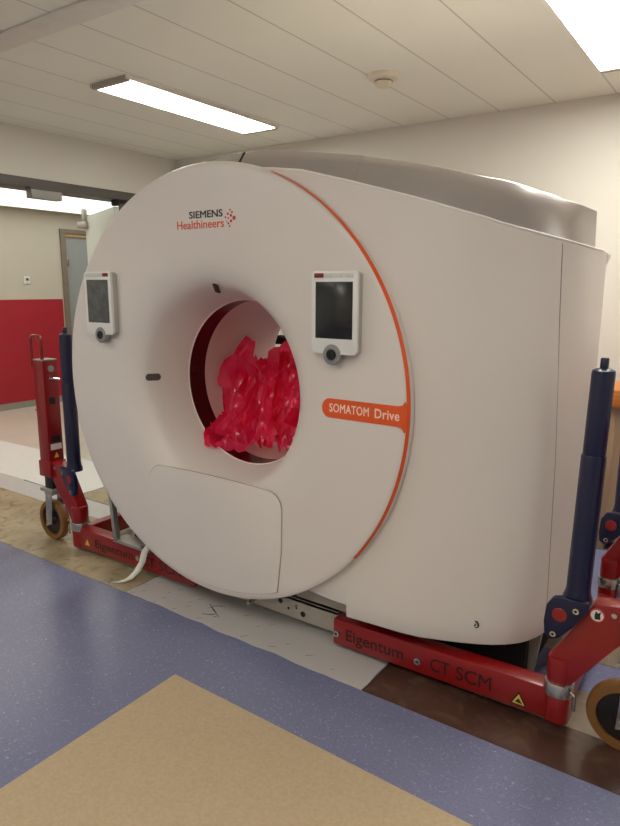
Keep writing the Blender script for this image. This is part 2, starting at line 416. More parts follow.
# ---------------------------------------------------------------- floor coverings
def sheet(name, pts, th, m, label, cat, z0=0.0, wob=0.0, n=1, group=None, build=True):
    P = []
    k = len(pts)
    for i in range(k):
        a = Vector((pts[i][0], pts[i][1], 0)); b = Vector((pts[(i+1) % k][0], pts[(i+1) % k][1], 0))
        for j in range(n):
            p = a.lerp(b, j/n)
            if wob and j: p += Vector((noise.noise(p*9)*wob, noise.noise(p*9+Vector((5, 3, 1)))*wob, 0))
            P.append((p.x, p.y, z0))
    mb = MB(); mb.prism(P, (0, 0, th))
    if not build: return mb
    return tag(mb.build(name, m, smooth=0), label, cat, group)
sheet('hardboard_sheet', [(-1.737, 1.578), (0.1, 1.54), (0.1, -0.4), (-1.73, -0.4)], 0.004, 'hardboard', 'tan hardboard sheet lying on the blue floor in the foreground', 'board')
sheet('floor_plate', [(-4.6, 1.925), (-2.46, 1.925), (-2.46, 2.10), (-2.46, 2.5), (-4.6, 2.5)], 0.003, 'plate_l', 'scuffed beige floor plate under the left lifter and its caster', 'floor plate', group='floor plates')
sheet('floor_plate', [(-1.085, 1.915), (0.7, 1.92), (0.7, 2.142), (-1.085, 2.142)], 0.003, 'plate_d', 'dark brown glossy floor plate in front of the right beam', 'floor plate', group='floor plates')
sheet('floor_plate', [(-1.085, 2.146), (0.7, 2.146), (0.7, 2.39), (-1.085, 2.39)], 0.003, 'plate_g', 'grey brown floor plate behind the seam under the right caster', 'floor plate', group='floor plates')
sheet('floor_plate', [(-1.085, 2.62), (0.7, 2.64), (0.7, 3.2), (-1.085, 3.2)], 0.003, 'plate_g', 'grey brown floor plate behind the right lifter arm, past a blue floor gap', 'floor plate', group='floor plates')
sheet('floor_plate', [(-3.95, 2.72), (-2.9, 2.72), (-2.9, 3.6), (-3.95, 3.6)], 0.003, 'plate_l', 'small beige floor plate behind the left blue column', 'floor plate', group='floor plates')
mbp = sheet('x', [(-2.455, 1.93), (-1.09, 1.915), (-1.09, 2.5), (-2.455, 2.5)], 0.002, 'paper', '', '', wob=0.012, n=26, build=False)
ps = thing('protective_sheet', (-1.77, 2.2, 0), 'white protective floor sheet with small dark marks below the scanner', 'floor sheet')
part(mbp, 'film', 'paper', ps, smooth=0)
mb = MB()
for i in range(9):
    for j in range(4):
        x = -2.42+i*0.145+random.uniform(-.015, .015)+(j % 2)*0.035; y = 1.955+j*0.048+random.uniform(-.012, .012)
        if random.random() < 0.3: continue
        a = random.uniform(0.5, 1.0); l = random.uniform(0.008, 0.02)
        dx, dy = math.cos(a)*l, math.sin(a)*l*0.9
        mb.prism([(x-dx, y-dy, 0.0021), (x-dx+.002, y-dy-.002, 0.0021), (x+dx+.001, y+dy-.001, 0.0021), (x+dx, y+dy, 0.0021)], (0, 0, 0.0003))
part(mb, 'printed_marks', 'ink', ps, 'small dark printed dashes', smooth=0)['kind'] = 'stuff'
mb = MB()
for s in range(3):
    mb.tube([(-1.985+s*0.02+0.05*math.sin(k*0.5+s), 1.985+k*0.011+s*.01, 0.004) for k in range(9)], 0.0012, 5)
part(mb, 'scribble', 'ink', ps, 'thin dark scribbled thread')
# dark crease along its front edge
sheet('protective_sheet', [(-6.6, 2.725), (-3.97, 2.725), (-3.97, 3.16), (-4.5, 3.38), (-6.6, 3.32)], 0.002, mat('white_sheet_corridor', (226, 226, 222), rough=0.4, var=0.02), 'plain white protective sheet lying in the corridor doorway at left', 'floor sheet', wob=0.01, n=8)
sheet('protective_strip', [(-5.2, 2.505), (-2.8, 2.505), (-2.8, 2.71), (-5.2, 2.71)], 0.002, mat('grey_strip', (190, 188, 186), rough=0.4, var=0.03), 'narrow pale grey strip on the floor behind the left plate', 'floor strip')

# ---------------------------------------------------------------- the scanner
SX, SZ = -1.929, 1.059
EA, EB = 0.957, 0.936
sc = thing('ct_scanner', (SX, 2.5, 0), 'large white medical scanner with a round front and central bore', 'scanner')
NA = 200
def ell(a): return 1/math.sqrt((math.cos(a)/EA)**2+(math.sin(a)/EB)**2)
FUN = [(2.275, .384), (2.25, .387), (2.2, .398), (2.16, .41), (2.1, .43), (2.07, .443), (2.05, .459), (2.03, .485), (2.015, .52), (2.005, .56), (2.0, .62)]
def fun_r(y):
    for (a, ra), (b, rb) in zip(FUN[:-1], FUN[1:]):
        if b <= y <= a: return ra+(rb-ra)*(a-y)/(a-b)
    return .384
mb = MB(); rows = []
def ring(y, f): return [(SX+math.cos(2*PI*i/NA)*f(2*PI*i/NA), y, SZ+math.sin(2*PI*i/NA)*f(2*PI*i/NA)) for i in range(NA)]
for y, r in FUN: rows.append(ring(y, lambda a, r=r: r))
for k in (0.35, 0.7): rows.append(ring(2.0, lambda a, k=k: .62+(ell(a)-.03-.62)*k))
for off, y in ((.03, 2.0), (.014, 2.0015), (.005, 2.006), (.001, 2.013), (0, 2.022), (0, 2.046), (.05, 2.046)): rows.append(ring(y, lambda a, o=off: ell(a)-o))
mb.grid(rows, close=True); part(mb, 'front_panel', 'cover', sc, 'round white front panel with flared bore mouth', smooth=30)
# orange rim
mb = MB(); rows = []
A0, A1 = math.radians(68), math.radians(-38)
K = 90
for o, y in ((.006, 1.9996), (.003, 2.005), (-.001, 2.012), (-.001, 2.016)):
    rows.append([(SX+math.cos(a)*(ell(a)-o*min(1, max(0.25, (k+2)/30, 0))), y, SZ+math.sin(a)*(ell(a)-o*min(1, (k+2)/30))) for k, a in ((k, A0+(A1-A0)*k/K) for k in range(K+1))])
mb.grid(rows); part(mb, 'rim_stripe', 'orange', sc, 'thin orange stripe along the right rim')
# orange badge
mb = MB(); P = []
bz0, bz1 = 1.017, 1.091; bc = (bz0+bz1)/2; br = (bz1-bz0)/2
for k in range(13):
    a = PI/2+PI*k/12; P.append((-1.297+math.cos(a)*br*.95, 1.999, bc+math.sin(a)*br))
def edge_x(z): return SX+EA*math.sqrt(1-((z-SZ)/EB)**2)
P += [(edge_x(bz0)-.04, 1.999, bz0), (edge_x(bz0)-.022, 1.999, bz0-.004), (edge_x(bz0-.02)-.0115, 1.999, bz0-.02)]
P += [(edge_x(z)-.006, 1.999, z) for z in (1.0, 1.05, 1.1)]
P += [(edge_x(bz1+.02)-.0115, 1.999, bz1+.02), (edge_x(bz1)-.022, 1.999, bz1+.004), (edge_x(bz1)-.04, 1.999, bz1)]
mb.prism(P, (0, -0.0012, 0)); bd = part(mb, 'badge', 'orange', sc, 'orange name tab', smooth=0)
pl = lambda u, w, dd: Vector((u, 1.9978-dd, w))
part(text_mb('SOMATOM', -1.298, -1.128, 1.040, 1.073, pl, bold=.014, spacing=1.06), 'lettering', 'pink_text', bd, 'pale capital lettering', smooth=0)
part(text_mb('Drive', -1.104, -1.005, 1.038, 1.073, pl, bold=.014, spacing=1.06), 'lettering', 'pink_text', bd, 'pale lettering', smooth=0)
pf = lambda u, w, dd: Vector((u, 1.9998-dd, w))
part(text_mb('SIEMENS', -2.005, -1.818, 1.776, 1.805, pf, bold=.02), 'lettering', 'teal_text', sc, 'dark capital lettering on top line', smooth=0)
part(text_mb('Healthineers', -2.077, -1.812, 1.735, 1.769, pf, bold=.012), 'lettering', 'orange_text', sc, 'orange lettering on second line', smooth=0)
mb = MB()
for u, w, r in ((-1.803, 1.772, .004), (-1.797, 1.757, .003), (-1.79, 1.785, .005), (-1.788, 1.768, .004), (-1.788, 1.748, .005), (-1.778, 1.800, .004), (-1.774, 1.778, .006), (-1.774, 1.757, .006), (-1.758, 1.768, .0085), (-1.782, 1.737, .004), (-1.768, 1.79, .005)):
    mb.cyl((u, 1.9998, w), (u, 1.999, w), r, seg=12)
part(mb, 'dot_emblem', 'red_text', sc, 'cluster of small orange dots', smooth=0)

# lower service panel on the front (raised plate and its dark joint)
def panel_outline(inset=0.0, top=0.0):
    pts = []
    for k in range(9):
        a = PI-PI/2*k/8; pts.append((-2.235+math.cos(a)*.09, .588+math.sin(a)*.09))
    for k in range(1, 8):
        s = k/8; pts.append((-2.235+(-1.60+2.235)*s, .678+.008*math.sin(PI*s)-.004*s))
    for k in range(9):
        a = PI/2-PI/2*k/8; pts.append((-1.60+math.cos(a)*.075, .598+math.sin(a)*.075))
    pts.append((-1.528, .42)); x = -1.55
    lo = []
    for k in range(25):
        x = -1.55+(-2.335+1.55)*k/24
        lo.append((x, SZ-EB*math.sqrt(1-((x-SX)/EA)**2)+.031))
    pts += lo; pts.append((-2.328, .42))
    c = Vector((-1.93, .42)); out = []
    for p in pts:
        v = Vector(p)-c; out.append(c+v*(1-inset/v.length))
    return out
o1 = panel_outline(0.0); o2 = panel_outline(0.0035)
mb = MB(); mb.prism([(p.x, 1.9999, p.y) for p in o1], (0, -0.0006, 0)); part(mb, 'panel_joint', 'seam', sc, 'thin grey joint around the lower panel', smooth=0)
mb = MB(); mb.prism([(p.x, 1.9996, p.y) for p in o2], (0, -0.0040, 0), 0.0018); part(mb, 'service_panel', 'cover', sc, 'rounded lower panel of the front', smooth=40)

# laser slots on the flare
def slot(ang, y, L, W, tilt=0.0):
    a = math.radians(ang); r = fun_r(y); r2 = fun_r(y-.02); r1 = fun_r(y+.02)
    rad = Vector((math.cos(a), 0, math.sin(a))); tg = Vector((-math.sin(a), 0, math.cos(a)))
    mer = (rad*(r1-r2)+Vector((0, .04, 0))).normalized()
    nn = mer.cross(tg); c0 = Vector((SX, y, SZ))+rad*r
    if nn.y > 0: nn = -nn
    ct, st = math.cos(tilt), math.sin(tilt)
    ax = mer*ct+tg*st; ay = tg*ct-mer*st
    P = []
    for k in range(24):
        b = 2*PI*k/24; sx = L/2-W/2
        P.append(c0+ax*(math.cos(b)*W/2+(sx if math.cos(b) > 0 else -sx))+ay*math.sin(b)*W/2+nn*0.0005)
    mb = MB(); mb.prism(P, nn*0.006); part(mb, 'laser_slot', 'slot', sc, smooth=0)
    mb = MB(); Q = [c0+(p-c0-nn*0.0005)*1.14+nn*0.0003 for p in P]; mb.prism(Q, nn*0.004); part(mb, 'slot_rim', 'cover', sc, smooth=0)
slot(178, 2.085, .074, .034)
slot(90.5, 2.08, .095, .026, 0.55)

# bore
mb = MB(); mb.lathe((SX, 0, SZ), (0, 1, 0), [(.388, 2.266), (.3815, 2.269), (.3815, 2.274), (.388, 2.28)], seg=96, closed=True); part(mb, 'bore_ring', 'cover_hi', sc, 'pale lip around the bore')
mb = MB(); mb.lathe((SX, 0, SZ), (0, 1, 0), [(.384, 2.275), (.384, 2.385), (.39, 2.385), (.39, 2.275)], seg=96, closed=True); part(mb, 'bore_window', 'liner', sc, 'dark ring inside the bore, red bag reflection put into its colour')
mb = MB(); mb.lathe((SX, 0, SZ), (0, 1, 0), [(.384, 2.386), (.384, 2.90), (.392, 2.96), (.42, 3.0), (.50, 3.03), (.52, 3.03), (.40, 2.92), (.392, 2.386)], seg=96, closed=True); part(mb, 'bore_tunnel', 'tunnel', sc, 'pale inner wall of the bore')
mb = MB(); mb.box((-2.27, 3.05, 1.15), (-2.12, 3.09, 1.26), .006); part(mb, 'rear_handle_box', 'dark', sc, 'dark box at the rear bore opening')
mb = MB(); mb.box((-2.5, 3.0, 1.17), (-2.2, 3.06, 1.22), .004); part(mb, 'rear_bracket', 'dark', sc)

# side cover: stations along the plan curve (x, y, z bottom, z lower edge of band, z top)
ST = [(-2.78, 2.10, .62, 1.50, 1.53), (-2.70, 2.065, .5, 1.58, 1.61), (-2.5, 2.05, .40, 1.74, 1.765), (-2.3, 2.05, .32, 1.865, 1.895), (-2.15, 2.05, .27, 1.93, 1.985), (-2.0, 2.05, .26, 1.957, 2.022), (-1.85, 2.05, .26, 1.962, 2.034),
      (-1.7, 2.05, .26, 1.955, 2.032), (-1.6, 2.045, .26, 1.945, 2.02), (-1.46, 2.04, .26, 1.925, 2.0), (-1.30, 2.035, .25, 1.882, 1.972), (-1.2325, 2.034, .25, 1.864, 1.961), (-1.2315, 2.034, .2, 1.8635, 1.961),
      (-1.142, 2.041, .2, 1.838, 1.943), (-1.0, 2.05, .2, 1.797, 1.913), (-.924, 2.062, .2, 1.773, 1.897), (-.84, 2.093, .2, 1.746, 1.877), (-.78, 2.117, .2, 1.727, 1.862), (-.725, 2.143, .2, 1.706, 1.852), (-.68, 2.169, .2, 1.692, 1.840), (-.64, 2.2, .2, 1.680, 1.828), (-.605, 2.236, .2, 1.669, 1.816),
      (-.58, 2.275, .2, 1.661, 1.812), (-.56, 2.32, .2, 1.655, 1.807), (-.546, 2.37, .2, 1.650, 1.801), (-.537, 2.43, .2, 1.647, 1.794), (-.533, 2.5, .2, 1.645, 1.786), (-.532, 2.58, .2, 1.643, 1.777), (-.5321, 2.60, .2, 1.643, 1.775), (-.533, 2.62, .2, 1.643, 1.643), (-.535, 2.75, .205, 1.643, 1.643), (-.54, 2.86, .21, 1.64, 1.64), (-.55, 2.92, .215, 1.635, 1.635), (-.58, 2.95, .22, 1.63, 1.63)]
def nrm(i):
    a = Vector(ST[max(i-1, 0)][:2]); b = Vector(ST[min(i+1, len(ST)-1)][:2]); t = b-a
    return Vector((-t.y, t.x)).normalized()          # points inward (towards +y / -x)
mb = MB(); rows = []
for i, (x, y, zb, zl, zt) in enumerate(ST):
    n2 = nrm(i); row = []
    for inn, z in [(.06, zb), (.012, zb), (.004, zb+.003)]+[(0, zb+.012+(zl-zb-.012)*k/24) for k in range(25)]:
        row.append((x+n2.x*inn, y+n2.y*inn, z))
    rows.append(row)
mb.grid(rows)
bmesh.ops.delete(mb.bm, geom=[f for f in mb.bm.faces if (f.calc_center_median()-Vector((SX, 2.05, SZ))).length < .70 and f.calc_center_median().x < -1.24], context='FACES')
part(mb, 'side_cover', 'cover', sc, 'plain white side cover curving round to the right', smooth=40)
BI = [i for i, s in enumerate(ST) if s[4]-s[3] > .02]
mb = MB(); rows = []
for i in BI:
    x, y, zb, zl, zt = ST[i]; n2 = nrm(i)
    f = min(1.0, max(0.0, (2.62-y)/.25)) if x > -1 else 1.0
    rows.append([(x+n2.x*o*f, y+n2.y*o*f, zl+(zt-zl)*k) for k, o in ((0, .006), (.5, .03), (.97, .055), (1, .062), (1, .09))])
rows.append([(rows[-1][0][0]-.12, p[1]+.003, p[2]) for p in rows[-1]])
V = mb.grid(rows)
part(mb, 'top_band', 'band', sc, 'brushed metal band along the top edge', smooth=40)
i0 = [i for i in BI if ST[i][0] > -1.75]
mb = MB(); mb.tube([(ST[i][0]-nrm(i).x*.001, ST[i][1]-nrm(i).y*.001, ST[i][3]) for i in i0] + [(-.535, 2.75, 1.643)], .0035, 8); part(mb, 'band_edge', 'cover_hi', sc, 'thin white edge below the metal band')
mb = MB(); mb.tube([(-1.79, 2.055, 1.965), (-1.79, 2.079, 1.997), (-1.79, 2.104, 2.030), (-1.79, 2.112, 2.034)], .003, 8); part(mb, 'band_joint', 'dark', sc, 'dark joint in the metal band')
# top and rear shell
mb = MB(); rows = []
for i, (x, y, zb, zl, zt) in enumerate(ST):
    n2 = nrm(i); q = Vector((x, y))+n2*.06
    xr = min(max(x, -2.78), -.58)
    k = min(1, max(0, (x+.95)/.30)); zr = (zt-.04)*(1-k)+(zl-.01)*k; zr = min(zr, zt-.001)
    if y < 2.6: rows.append([(q.x, q.y, zt-.001), (q.x-.02*k, 2.59, zt-.01), (xr, 2.63, zr+.001), (xr, 2.95, zr)])
    else: rows.append([(x, y, zt-.001 if zt-zl < .02 else zl), (xr, y, zr+.001), (xr, max(y, 2.63), zr+.0005), (xr, 2.95, zr)])
mb.grid(rows); part(mb, 'top_cover', 'cover', sc)
mb = MB(); out = [(x if x > -2.78 else -2.78, 2.95, (zt-.04)*(1-min(1, max(0, (x+.95)/.30)))+(zl-.01)*min(1, max(0, (x+.95)/.30))) for (x, y, zb, zl, zt) in ST if y < 2.5] + [(-.58, 2.95, 1.59), (-.58, 2.95, .22), (-1.2, 2.95, .2), (-2.0, 2.95, .2), (-2.78, 2.95, .5)]
def rayhit(a):
    d = Vector((math.cos(a), math.sin(a))); best = 9
    for p, q in zip(out, out[1:]+out[:1]):
        P = Vector((p[0]-SX, p[2]-SZ)); Q = Vector((q[0]-SX, q[2]-SZ)); e = Q-P; den = d.x*e.y-d.y*e.x
        if abs(den) < 1e-9: continue
        s = (P.x*e.y-P.y*e.x)/den; u = (P.x*d.y-P.y*d.x)/den
        if s > 0 and -1e-6 <= u <= 1+1e-6: best = min(best, s)
    return best
rows = [[(SX+math.cos(a)*r, 2.95, SZ+math.sin(a)*r) for r in (.51, max(.6, rayhit(a)))] for a in (2*PI*k/96 for k in range(97))]
mb.grid(rows); part(mb, 'rear_cover', 'cover', sc)
mb = MB(); mb.grid([[(-2.78, 2.10, .62), (-2.78, 2.10, 1.53)], [(-2.78, 2.95, .5), (-2.78, 2.95, 1.49)]]); part(mb, 'side_panel', 'cover', sc)
# seam and lock on the cover
mb = MB(); mb.tube([(-.5460, 2.370, .206), (-.553, 2.345, .9), (-.566, 2.305, 1.4), (-.572, 2.292, 1.645)], .0016, 8); part(mb, 'cover_seam', 'seam', sc, 'fine vertical seam line')
lp = Vector((-.737, 2.1365, .285)); ln = Vector((-.38, -.92, 0)).normalized()
mb = MB(); mb.cyl(lp-ln*.003, lp+ln*.003, .0135, seg=24); lk = part(mb, 'cover_lock', 'black', sc)
mb = MB(); mb.cyl(lp, lp+ln*.0045, .0095, seg=24); part(mb, 'lock_face', 'white', lk)
mb = MB(); mb.box(lp+Vector((-.003, -.006, -.007)), lp+Vector((.003, -.001, .007)), rot=Matrix.Rotation(.5, 3, 'Y')); part(mb, 'key_slot', 'black', lk)

# under structure
mb = MB(); mb.box((-2.72, 2.25, .16), (-.66, 2.86, .30)); mb.box((-2.70, 2.2, .145), (-2.45, 2.9, .62)); mb.box((-1.3, 2.32, .015), (-.60, 2.86, .18)); part(mb, 'base_frame', 'dark', sc, 'dark inner frame')
mb = MB(); mb.box((-2.152, 2.155, .035), (-1.345, 2.18, .135), .003); mb.box((-2.152, 2.155, .12), (-1.345, 2.24, .135)); rl = part(mb, 'base_rail', 'rail', sc, 'pale metal rail between the red beams')
for x, z, r in ((-1.655, .098, .012), (-1.565, .088, .004), (-1.61, .075, .006), (-1.53, .069, .013), (-2.05, .085, .01)):
    mb = MB(); mb.cyl((x, 2.156, z), (x, 2.153, z), r, seg=20)
    part(mb, 'drilled_hole', 'dark', rl, smooth=0)
mb = MB(); mb.cyl((-1.80, 2.16, .072), (-1.80, 2.10, .062), .011, seg=16); part(mb, 'pin', 'steel', rl)
mb = MB(); mb.cyl((-1.565, 2.156, .1), (-1.565, 2.146, .1), .007, seg=6); part(mb, 'bolt', 'steel', rl)
mb = MB(); mb.box((-1.57, 2.16, .142), (-1.27, 2.25, .215), .003); part(mb, 'mount_bracket', 'rail', sc)
mb = MB(); mb.box((-.69, 2.36, .03), (-.56, 2.39, .32), .002, rot=Matrix.Rotation(.12, 3, 'Y')); mb.box((-.78, 2.42, .03), (-.73, 2.45, .3), .002); part(mb, 'support_leg', 'steel_dull', sc)
mb = MB(); mb.box((-1.0, 2.2, .155), (-.8, 2.3, .185), .004); mb.box((-.93, 2.21, .18), (-.87, 2.24, .2), .003); part(mb, 'foil_wrap', 'foil', sc, 'crinkled silver foil')
# left corner bracket
mb = MB()
mb.prism([(-2.77, 2.085, .50), (-2.745, 2.085, .50), (-2.71, 2.085, .155), (-2.735, 2.085, .155)], (0, .03, 0), .002)
mb.prism([(-2.735, 2.085, .149), (-2.735, 2.085, .165), (-2.46, 2.085, .165), (-2.46, 2.085, .148)], (0, .09, 0), .002)
br_ = part(mb, 'corner_bracket', 'steel_dull', sc, 'grey metal corner bracket at lower left')
for x in (-2.715, -2.50):
    mb = MB(); mb.cyl((x, 2.083, .165), (x, 2.083, .178), .012, seg=6); part(mb, 'bolt', 'steel', br_)

# control panels
def rrect(x0, x1, z0, z1, r, y, n=6):
    P = []
    for cx, cz, a0 in ((x1-r, z1-r, 0), (x0+r, z1-r, PI/2), (x0+r, z0+r, PI), (x1-r, z0+r, 1.5*PI)):
        for k in range(n+1):
            a = a0+PI/2*k/n; P.append((cx+math.cos(a)*r, y, cz+math.sin(a)*r))
    return P
def control_panel(x0, x1, z0, z1, side, scr):
    Yf = 1.962
    mb = MB()
    mb.prism(rrect(x0, x1, z0, z1, .016, Yf), (0, .012, 0), .003)
    cp = part(mb, 'control_panel', 'pad', sc, 'white control panel with a %s screen' % ('dark' if side > 0 else 'grey'))
    mb = MB(); mb.prism(rrect(x0+.002, x1-.002, z0+.002, z1-.002, .016, Yf+.012), (0, .026, 0)); part(mb, 'housing', 'pad_side', cp)
    w = x1-x0
    sx0, sx1 = x0+w*.09, x1-w*.10
    mb = MB(); mb.box((sx0, Yf-.0012, z0+.055), (sx1, Yf+.004, z1-.038), .001); part(mb, 'screen', scr, cp)
    kz0, kz1 = z1-.024, z1-.008
    cells = 4
    for k in range(cells):
        a = x0+.012+(w-.024)*k/cells; b = x0+.012+(w-.024)*(k+1)/cells-.003
        red = (k == 0) if side > 0 else (k == cells-1)
        mb = MB(); mb.box((a, Yf-.002, kz0), (b, Yf+.003, kz1), .0012); part(mb, 'key', 'key_red' if red else 'key', cp, 'dark red key' if red else None)
    cx = x0+w*(.46 if side > 0 else .52); cz = z0-.003
    mb = MB(); mb.lathe((cx, Yf+.012, cz), (0, -1, 0), [(0, -.012), (.037, -.012), (.038, .012), (.035, .0155), (.022, .0165), (.02, .0145), (0, .0145)], seg=36); kb = part(mb, 'dial', 'knob', cp, 'grey round dial')
    mb = MB(); mb.lathe((cx, Yf-.0035, cz), (0, -1, 0), [(.0195, 0), (.018, .004), (.008, .004), (.006, .001), (0, .001)], seg=28); part(mb, 'dial_button', 'black', kb, 'black centre button')
control_panel(-1.357, -1.163, 1.262, 1.557, 1, 'screen')
control_panel(-2.68, -2.487, 1.275, 1.568, -1, 'screen_grey')

# ---------------------------------------------------------------- crumpled red bag in the bore
def bagz(x, y):
    s = min(1, max(0, (y-2.36)/.24)); s = s*s*(3-2*s)
    z = .76+.33*s
    if y > 2.75: z -= (y-2.75)*.9
    z += .085*math.exp(-((x+2.21)/.05)**2-((y-2.60)/.09)**2)
    z += .05*math.exp(-((x+1.86)/.10)**2)
    p = Vector((x*5.2, y*5.2, 1.7)); q = Vector((x*13, y*13, 4.1))
    z += .085*(abs(noise.noise(p))*2-.5)*(.5+.5*s) + .035*(abs(noise.noise(q))*2-.4)
    z += .036*(abs(noise.noise(Vector((x*21+y*11, y*24-x*9, 2))))*2-.4) + .014*(abs(noise.noise(Vector((x*47-y*15, y*43+x*19, 7))))*2-.4)
    return z
def clampbore(x, y, z, g=.006):
    r = math.hypot(x-SX, z-SZ); lim = (fun_r(y) if y < 2.275 else .384)-g-.006
    if r > lim:
        x = SX+(x-SX)*lim/r; z = SZ+(z-SZ)*lim/r
    return (x, y, z)
mb = MB(); rows = []
nx, ny = 72, 66
for j in range(ny+1):
    row = []
    for i in range(nx+1):
        u = i/nx; x = SX-.378+.756*u
        yf = 2.33 - .12*math.exp(-((x+2.16)/.10)**2) + .03*noise.noise(Vector((x*9, 3, 1)))
        v = j/ny; y = yf+(2.86-yf)*v
        x2 = x+.012*noise.noise(Vector((x*14, y*14, 9))); y2 = y+.012*noise.noise(Vector((x*14, y*14, 19)))
        z = bagz(x2, y2)
        if j == 0: z -= .03
        row.append(clampbore(x2, y2, z))
    rows.append(row)
mb.grid(rows)
def fold(path, w, up, seedv):
    rows = []
    for k, p in enumerate(path):
        p = Vector(p); up_ = Vector(up)
        row = []
        for s in range(5):
            q = p+up_*w*(s/4-.5)+Vector((noise.noise(p*17+Vector((s, seedv, 0))), noise.noise(p*17+Vector((s, seedv, 5))), noise.noise(p*17+Vector((s, seedv, 9)))))*.018
            row.append(Vector(clampbore(q.x, q.y, q.z, .008)) if q.y > 2.07 else q)
        rows.append(row)
    mb.grid(rows)
# fold climbing the right wall and peeping over the flare
fold([(clampbore(-1.55, 2.66, 1.05)), clampbore(-1.5, 2.5, 1.04), clampbore(-1.5, 2.35, 1.05), clampbore(-1.48, 2.2, 1.05), clampbore(-1.47, 2.1, 1.045, .012), clampbore(-1.46, 2.085, 1.045, .014)], .07, (0, .2, 1), 1)
# upright glossy folds
for (x, y, z, hh, ww, a, sd) in ((-2.17, 2.50, 1.09, .30, .30, .25, 2), (-2.0, 2.47, 1.0, .34, .24, -.5, 3), (-1.88, 2.52, 1.05, .26, .30, .2, 4), (-2.12, 2.36, .84, .18, .22, .9, 5), (-1.92, 2.38, .86, .22, .26, -.6, 6), (-1.74, 2.46, 1.02, .34, .2, 1.0, 7), (-2.0, 2.60, 1.08, .24, .34, -.1, 8), (-2.05, 2.42, .92, .22, .24, 1.3, 9)):
    d = Vector((math.cos(a), math.sin(a), .5*math.sin(sd*2.3))).normalized(); rows = []
    for k in range(9):
        row = []
        for s in range(9):
            sx = (s/8-.5)*ww*(1-.8*k/8); p = Vector((x, y, z))+d*sx+Vector((0, .10, 0))*(k/8)+Vector((0, 0, hh*(k/8-.45)))
            nz_ = Vector((noise.noise(p*11+Vector((sd, 0, 0))), noise.noise(p*11+Vector((0, sd, 0))), noise.noise(p*11+Vector((0, 0, sd)))))*.05+Vector((noise.noise(p*31), noise.noise(p*31+Vector((3, 1, sd))), noise.noise(p*29+Vector((sd, 8, 2)))))*.02
            p += nz_; row.append(clampbore(p.x, p.y, p.z))
        rows.append(row)
    mb.grid(rows)
r_ = bmesh.ops.create_icosphere(mb.bm, subdivisions=2, radius=1.0)
for v in r_['verts']:
    nz_ = 1+.25*noise.noise(v.co*2.1)
    v.co = Vector((-1.494+v.co.x*.015*nz_, 2.044+v.co.y*.010*nz_, 1.048+v.co.z*.022*nz_))
bmesh.ops.triangulate(mb.bm, faces=mb.bm.faces[:])
bag = mb.build('plastic_bag', 'bag', smooth=18, recalc=False)
tag(bag, 'crumpled crimson translucent plastic bag lying inside the scanner bore', 'plastic bag')

# ---------------------------------------------------------------- lifters
def lifter(sx, X0, Y0, beam, label, full=True, group='red and blue scanner lifters', tilt=0.0, dz=0.0, fy=-1, ps=.25):
    """sx: +1 jack stands to the right of its sleeve; beam: (x end) of the arm under the scanner; fy: side the front faces"""
    t = thing('scanner_lifter', (X0, Y0, 0), label, 'lifter', group)
    def W(u, v, z): return Vector((X0+sx*u, Y0-fy*v, z+dz))     # u outward, v away from viewer
    # lower sleeve
    def rsq(mb, u0, u1, v0, v1, z0, z1, bev):
        a = W(u0, v0, z0); b = W(u1, v1, z1)
        xa, xb, ya, yb, za, zb = min(a.x, b.x), max(a.x, b.x), min(a.y, b.y), max(a.y, b.y), min(a.z, b.z), max(a.z, b.z)
        def outl(ins, z):
            P = []; r = max(bev-ins, .003)
            for cx, cy, a0 in ((xb-ins-r, yb-ins-r, 0), (xa+ins+r, yb-ins-r, PI/2), (xa+ins+r, ya+ins+r, PI), (xb-ins-r, ya+ins+r, 1.5*PI)):
                for k in range(7): P.append((cx+math.cos(a0+PI/2*k/6)*r, cy+math.sin(a0+PI/2*k/6)*r, z))
            return P
        rr = [outl(.006, za), outl(.0015, za+.0015), outl(0, za+.006), outl(0, zb-.006), outl(.0015, zb-.0015), outl(.006, zb)]
        V = mb.grid(rr, close=True); mb.bm.faces.new(V[0][::-1]); mb.bm.faces.new(V[-1])
    mb = MB(); rsq(mb, -.042, .042, -.045, .045, .022, .122, .03); part(mb, 'sleeve', 'red', t)
    mb = MB(); rsq(mb, -.040, .040, -.043, .042, .168, .262, .03); part(mb, 'upper_sleeve', 'red', t)
    mb = MB(); mb.cyl(W(0, 0, .10), W(0, 0, .2), .033); part(mb, 'pivot', 'black', t)
    mb = MB(); rsq(mb, -.046, .046, -.05, .049, .120, .170, .034); cl = part(mb, 'clamp', 'steel', t, 'bright steel clamp band')
    mb = MB(); mb.tube([W(.046, -.03, .15), W(.058, -.036, .145), W(.06, -.036, .09)], .0055, 8); part(mb, 'clamp_lever', 'steel', cl)
    mb = MB(); mb.tube([W(.03, -.046, .172), W(.045, -.05, .185), W(.05, -.046, .172)], .004, 8); part(mb, 'clamp_loop', 'steel', cl)
    # under beam towards the scanner
    if beam:
        x0, x1 = X0-sx*.03, beam
        zt = lambda x: tilt*(x-X0)
        P = [(x0, Y0-.035, .024+dz), (x0, Y0-.035, .142+dz), (x1, Y0-.035, .140+zt(x1)+dz), (x1, Y0-.035, .026+zt(x1)+dz)]
        mb = MB(); mb.prism(P, (0, .075, 0), .006); bm_ = part(mb, 'beam_arm', 'red', t, 'long red beam under the scanner')
        return t, W, bm_
    return t, W, None

